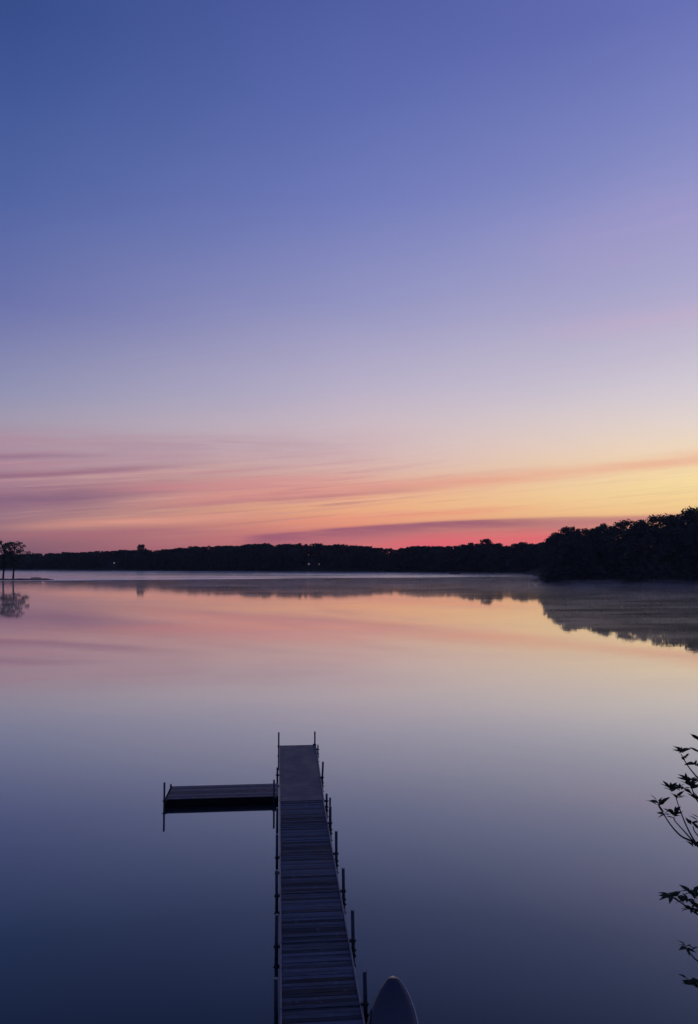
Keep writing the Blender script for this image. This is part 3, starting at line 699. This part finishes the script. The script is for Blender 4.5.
# ------------------------------------------------------------------ the dock
DZ = 0.19
def build_dock():
    dock = empty('dock', (0, 0, 0))
    tag(dock, 'long plank dock with a side platform and pipe posts running out into the lake', 'dock')
    rd = random.Random(3)
    X0, X1 = 0.05, 1.27
    def section(name, y0, y1, xa, xb, mat, pw, gap, jit):
        bm = bmesh.new(); y = y0 + .012
        while y < y1 - .02:
            w = min(pw * rd.uniform(.92, 1.06), y1 - .012 - y)
            if w > .02:
                jz = rd.uniform(-jit, jit); tw = Matrix.Rotation(rd.uniform(-jit, jit) * .5, 4, 'Y') @ Matrix.Rotation(rd.uniform(-jit, jit) * .35, 4, 'X')
                f = (y - y0) / (y1 - y0)
                xl, xr = xa[0] + (xa[1] - xa[0]) * f + .035, xb[0] + (xb[1] - xb[0]) * f - .035
                box(bm, ((xl + xr) / 2 + rd.uniform(-.004, .004), y + w / 2, DZ - .018 + jz), (xr - xl, w, .036), tw, .004)
            y += w + gap * rd.uniform(.6, 1.5)
        o = obj(name, bm, mat, dock)
        bm = bmesh.new()
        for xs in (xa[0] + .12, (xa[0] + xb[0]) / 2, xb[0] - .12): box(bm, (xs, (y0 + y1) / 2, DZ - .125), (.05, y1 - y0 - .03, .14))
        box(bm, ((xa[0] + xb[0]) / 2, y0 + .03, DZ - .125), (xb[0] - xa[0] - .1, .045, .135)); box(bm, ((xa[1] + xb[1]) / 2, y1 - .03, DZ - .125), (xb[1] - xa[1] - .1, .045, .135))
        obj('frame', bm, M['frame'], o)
        for e in (xa, xb):
            bm = bmesh.new(); sg = 1 if e is xb else -1
            a = Vector((e[0], y0 + .006, DZ - .07)); b = Vector((e[1], y1 - .006, DZ - .07)); mid = (a + b) / 2
            rot = Matrix.Rotation(-math.atan2(e[1] - e[0], y1 - y0), 4, 'Z')
            box(bm, mid - Vector((sg * .016, 0, 0)), (.032, (b - a).length, .172), rot, .006)
            obj('edge_rail', bm, M['rail'], o)
        return o
    ys = [7.8, 9.75, 11.70, 13.65, 15.60, 17.55, 19.50, 21.36]
    for a, b in zip(ys, ys[1:]):
        section('deck_section', a, b, (X0, X0), (X1, X1), M['deck'], .098, .0035, .004)
    e = section('end_section', 21.39, 27.65, (X0, X0 - .01), (X1 + .02, X1 + .09), M['deck_end'], .138, .0012, .0002)
    # side platform
    bm = bmesh.new(); y0, y1, xa, xb = 21.86, 23.03, -3.075, X0 - .02
    x = xa + .02
    for i in range(9):
        w = (y1 - y0) / 9 - .006; yy = y0 + (i + .5) * (y1 - y0) / 9
        box(bm, ((xa + xb) / 2, yy, DZ - .018 + rd.uniform(-.002, .002)), (xb - xa - .02, w, .036), None, .004)
    p = obj('side_platform', bm, M['platform'], dock)
    bm = bmesh.new()
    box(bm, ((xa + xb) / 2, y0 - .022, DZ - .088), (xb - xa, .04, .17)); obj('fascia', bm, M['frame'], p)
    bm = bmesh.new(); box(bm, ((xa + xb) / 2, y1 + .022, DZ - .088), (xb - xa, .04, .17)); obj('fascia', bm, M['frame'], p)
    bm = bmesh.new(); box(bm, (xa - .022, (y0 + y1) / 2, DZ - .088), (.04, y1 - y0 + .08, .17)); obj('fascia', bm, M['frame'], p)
    # posts
    def post(x, y, top, r=.030, side=1, br=True, lean=0.0):
        bm = bmesh.new(); tube(bm, [(x, y, -1.9), (x, y, DZ), (x + lean, y, DZ + top)], r, 12)
        o = obj('post', bm, M['pipe'], dock, False)
        for pl in o.data.polygons: pl.use_smooth = len(pl.vertices) == 4
        bm = bmesh.new(); tube(bm, [(x + lean, y, DZ + top + .001), (x + lean, y, DZ + top + .012)], r * 1.08, 12); obj('cap', bm, M['cap'], o)
        if br:
            for dz in ((-.14, .02) if side > 0 else (-.02,)):
                bm = bmesh.new()
                tube(bm, [(x, y, DZ + dz - .03), (x, y, DZ + dz + .025)], r * 1.3, 10)
                tube(bm, [(x + side * .02, y - .01, DZ + dz), (x + side * .056, y - .015, DZ + dz)], .011, 6)
                box(bm, (x - side * .035, y, DZ + dz), (.07, .05, .04))
                obj('bracket', bm, M['bracket'], o)
    for y, tR, tL in ((9.75, .5, .5), (11.71, .48, .44), (13.6, .52, .50), (15.58, .45, .46), (17.51, .50, .48), (19.5, .42, .42)):
        post(X1 + .055, y, tR, .032, 1, True, rd.uniform(-.012, .012)); post(X0 - .055, y, tL, .032, -1, y in (9.75, 13.6, 15.58, 17.51), rd.uniform(-.01, .01))
    post(X1 + .075, 20.05, .46, .026, 1, False, .01); post(X1 + .07, 21.25, .20, .03, 1, True)
    post(X1 + .08, 23.5, .47, .03, 1, True, .02)
    post(X1 + .045, 27.6, .46, .028, 1, True); post(X0 - .02, 27.6, .46, .028, -1, True)
    post(X1 + .12, 26.9, .16, .024, 1, True); post(X0 - .06, 24.0, .2, .03, -1, True)
    post(-3.115, 21.8, .46, .027, -1, True); post(-.10, 21.78, .46, .027, -1, True)
    post(-3.115, 23.1, .04, .027, -1, False)
build_dock()

# ------------------------------------------------------------------ kayak beside the dock
def build_kayak():
    t = empty('kayak', (1.85, 12.42, 0), R(-9.0))
    # local: bow tip at the origin, hull runs towards -y
    L = 3.3; n = 40; m_ = 36
    def hw(s): return 0.44 * (1 - math.exp(-s * L / 0.62)) ** 1.12 * math.sqrt(max(0.0, 1 - max(0, (s - .5) / .5) ** 2.2))
    def sheer(s): return 0.20 + 0.07 * (1 - min(1, s * 2.2)) ** 2
    def rim(a, e): return math.copysign(abs(math.cos(a)) ** e, math.cos(a)), math.copysign(abs(math.sin(a)) ** e, math.sin(a))
    bm = bmesh.new(); rings = []
    for i in range(n):
        s = (i / (n - 1)) ** 1.7; w = max(hw(s), .004); y = -s * L; z0 = sheer(s) - .05
        r = []
        for k in range(m_):
            a = 2 * math.pi * k / m_
            cx, sz = rim(a, .40)
            up = min(.075, w * .8); dn = min(.24, .04 + w * 1.2)
            r.append(bm.verts.new((cx * w, y, z0 + (sz * up if sz > 0 else sz * dn))))
        rings.append(r)
    for a, b in zip(rings, rings[1:]):
        for k in range(m_):
            k2 = (k + 1) % m_; bm.faces.new((a[k], a[k2], b[k2], b[k]))
    bm.faces.new(rings[0]); bm.faces.new(rings[-1][::-1])
    bmesh.ops.recalc_face_normals(bm, faces=bm.faces); obj('hull', bm, M['hull'], t, True)
    bm = bmesh.new(); pts = []                  # added pale strip, painting the sky-glow glint along the right shoulder
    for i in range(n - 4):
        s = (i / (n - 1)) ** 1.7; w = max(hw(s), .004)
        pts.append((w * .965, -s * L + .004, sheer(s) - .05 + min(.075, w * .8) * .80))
    tube(bm, pts, [.0045 + .0075 * min(1, i / 9) for i in range(len(pts))], 8); obj('edge_glint_strip', bm, M['strip'], t, True)
    bm = bmesh.new()                            # cockpit rim, nearer the bank than the picture shows
    q = [(0.24 * math.cos(k * math.pi / 12), -1.95 + .42 * math.sin(k * math.pi / 12), .245) for k in range(25)]
    tube(bm, q, .016, 8, False); obj('cockpit_rim', bm, M['bracket'], t, True)
    bm = bmesh.new(); bmesh.ops.create_circle(bm, cap_ends=True, segments=24, radius=.235, matrix=Matrix.Translation((0, -1.95, .2375)) @ Matrix.Diagonal((1, 1.75, 1, 1)))
    obj('cockpit_cover', bm, M['frame'], t)
    tag(t, 'pointed bow of a small dark kayak with a bright right edge beside the dock', 'kayak')
build_kayak()

# ------------------------------------------------------------------ shrub at the right
def build_shrub():
    D0 = 4.3
    foot_xy = at_dist(775, 900, D0)
    fz = hz(foot_xy.x, foot_xy.y)
    t = empty('leafy_shrub', (foot_xy.x, foot_xy.y, fz))
    tag(t, 'dark leafy shrub reaching in from the right edge over the lake', 'shrub')
    org = Vector((foot_xy.x, foot_xy.y, fz))
    rs = random.Random(21)
    def P(px, py, dd=0.0): return at_dist(px, py, D0 + dd) - org
    def leaf(bm, p, d, L, wd):
        d = d.normalized(); up = Vector((rs.gauss(0, .5), rs.gauss(0, .5), 1)).normalized()
        sd_ = d.cross(up)
        if sd_.length < .05: sd_ = d.cross(Vector((1, 0, 0)))
        sd_.normalize(); nn = sd_.cross(d)
        rows_ = []
        for k, (u, w) in enumerate(((0, .08), (.12, .35), (.35, 1.0), (.6, .85), (.82, .42), (1.0, .03))):
            c = p + d * (u * L) - nn * (0.22 * L * u * u)
            ww = w * wd * .5
            rows_.append((bm.verts.new(c - sd_ * ww + nn * ww * .35), bm.verts.new(c), bm.verts.new(c + sd_ * ww + nn * ww * .35)))
        for a, b in zip(rows_, rows_[1:]):
            bm.faces.new((a[0], a[1], b[1], b[0])); bm.faces.new((a[1], a[2], b[2], b[1]))
    def cluster(parent, px, py, dd, n, Lpx=9.5, up=.75, name='leaf_cluster', ax=None):
        c = P(px, py, dd); sc = D0 / F_PX; bm = bmesh.new()
        for i in range(int(n * 1.2 + .5)):
            a = i * 2.4 + rs.uniform(-.4, .4)
            d = Vector((math.cos(a), math.sin(a), up + rs.uniform(-.35, .45)))
            off = Vector((rs.uniform(-1, 1), rs.uniform(-1, 1), rs.uniform(-1.5, 1.5))) * sc
            leaf(bm, c + off, d, Lpx * sc * rs.uniform(.8, 1.25), Lpx * sc * rs.uniform(.30, .42))
        return obj(name, bm, M['leaf_shrub'], parent)
    def stem(pts, r0, r1, dds):
        bm = bmesh.new()
        Q = [P(x, y, dd) for (x, y), dd in zip(pts, dds)]
        # smooth through the points
        S = []
        for i in range(len(Q) - 1):
            p0, p1, p2, p3 = Q[max(i - 1, 0)], Q[i], Q[i + 1], Q[min(i + 2, len(Q) - 1)]
            for k in range(4):
                u = k / 4
                S.append(0.5 * ((2 * p1) + (p2 - p0) * u + (2 * p0 - 5 * p1 + 4 * p2 - p3) * u * u + (3 * p1 - p0 - 3 * p2 + p3) * u ** 3))
        S.append(Q[-1])
        tube(bm, S, [r0 + (r1 - r0) * i / (len(S) - 1) for i in range(len(S))], 6)
        return obj('stem', bm, M['twig'], t, True)
    zb = P(775, 900).z
    # main stems, outside the picture
    bm = bmesh.new(); a = Vector((0, 0, -.2))
    mains = [(a, P(765, 960, .05), P(745, 900, .1), P(722, 868, .0)), (a, P(770, 1000, .1), P(758, 940, .2), P(735, 930, .1)), (a, P(780, 900, .2), P(770, 800, .25), P(735, 800, .15)), (a, P(770, 1030), P(740, 1000, .1), P(712, 975, .1))]
    for q in mains: tube(bm, list(q), [.022, .016, .011, .007], 8)
    obj('trunk', bm, M['twig'], t, True)
    r = .0056
    s = stem([(722, 868), (704, 852), (693, 842), (681, 836), (670, 824), (660, 808)], r * 1.25, r * .42, (0, 0, 0, -.03, -.06, -.08))
    cluster(s, 658, 804, -.08, 7, 10); cluster(s, 665, 813, -.07, 2, 9); cluster(s, 694, 846, 0, 6, 9)
    s = stem([(704, 852), (693, 841), (684, 831), (675, 821), (674, 817)], r * .8, r * .4, (0, 0, .03, .05, .06))
    cluster(s, 674, 815, .06, 8, 10); cluster(s, 666, 815, .05, 4, 8, .1)
    s = stem([(704, 852), (694, 840), (686, 825), (679, 807), (675, 794)], r * .8, r * .4, (0, .02, .06, .1, .12))
    cluster(s, 671, 790, .12, 8, 9.5); cluster(s, 677, 798, .11, 6, 8); cluster(s, 680, 789, .12, 4, 8)
    s = stem([(735, 800), (710, 812), (697, 800), (692, 789), (689, 780)], r * 1.0, r * .4, (.15, .12, .08, .06, .05))
    cluster(s, 689, 781, .05, 8, 10); cluster(s, 691, 788, .06, 7, 11); cluster(s, 684, 788, .05, 3, 10, .1); cluster(s, 697, 799, .08, 5, 9)
    s = stem([(735, 800), (710, 790), (697, 777), (688, 766), (681, 754)], r * .9, r * .4, (.15, .05, 0, -.04, -.06))
    cluster(s, 680, 752, -.06, 9, 9, .5); cluster(s, 684, 759, -.05, 5, 5); cluster(s, 696, 765, .05, 4, 10, .0)
    s = stem([(735, 800), (716, 770), (703, 748), (699, 738)], r * .9, r * .4, (.15, .2, .2, .2))
    cluster(s, 699, 741, .2, 6, 9); cluster(s, 699, 753, .2, 4, 8)
    s = stem([(722, 868), (706, 845), (695, 832), (693, 826)], r * .7, r * .4, (0, .1, .1, .1))
    cluster(s, 692, 824, .1, 3, 8, .6); cluster(s, 699, 820, .1, 5, 8); cluster(s, 699, 829, .08, 5, 8)
    s = stem([(735, 930), (712, 922), (697, 914), (686, 906), (672, 897)], r * 1.1, r * .42, (.1, .05, 0, -.04, -.08))
    cluster(s, 671, 896, -.08, 8, 10, .15); cluster(s, 678, 896, -.06, 5, 9, .1); cluster(s, 692, 893, 0, 9, 11, .2); cluster(s, 688, 901, -.02, 8, 10, .1)
    cluster(s, 692, 909, 0, 9, 9.5, 0); cluster(s, 698, 898, .05, 9, 11); cluster(s, 698, 908, .03, 8, 10)
    s = stem([(735, 930), (718, 968), (698, 961), (690, 953), (686, 948)], r * .8, r * .4, (.1, .1, .05, .02, 0))
    cluster(s, 686, 947, 0, 6, 9, .0); cluster(s, 691, 950, .02, 2, 7, .8)
    s = stem([(712, 975), (703, 988), (697, 987), (688, 981)], r * .8, r * .4, (.1, .05, 0, 0))
    cluster(s, 687, 981, 0, 5, 9, .1); cluster(s, 693, 983, .03, 6, 10, .1); cluster(s, 698, 984, .05, 9, 11, .2)
    for i in range(26):                         # the rest of the shrub, beyond the right edge
        px, py = rs.uniform(708, 850), rs.uniform(720, 1000)
        s = stem([(770, 940), ((px + 770) / 2, (py + 940) / 2 - 10), (px, py)], r, r * .4, (.2, .2, rs.uniform(-.3, .6)))
        cluster(s, px, py, rs.uniform(-.1, .4), 8, 10)
build_shrub()
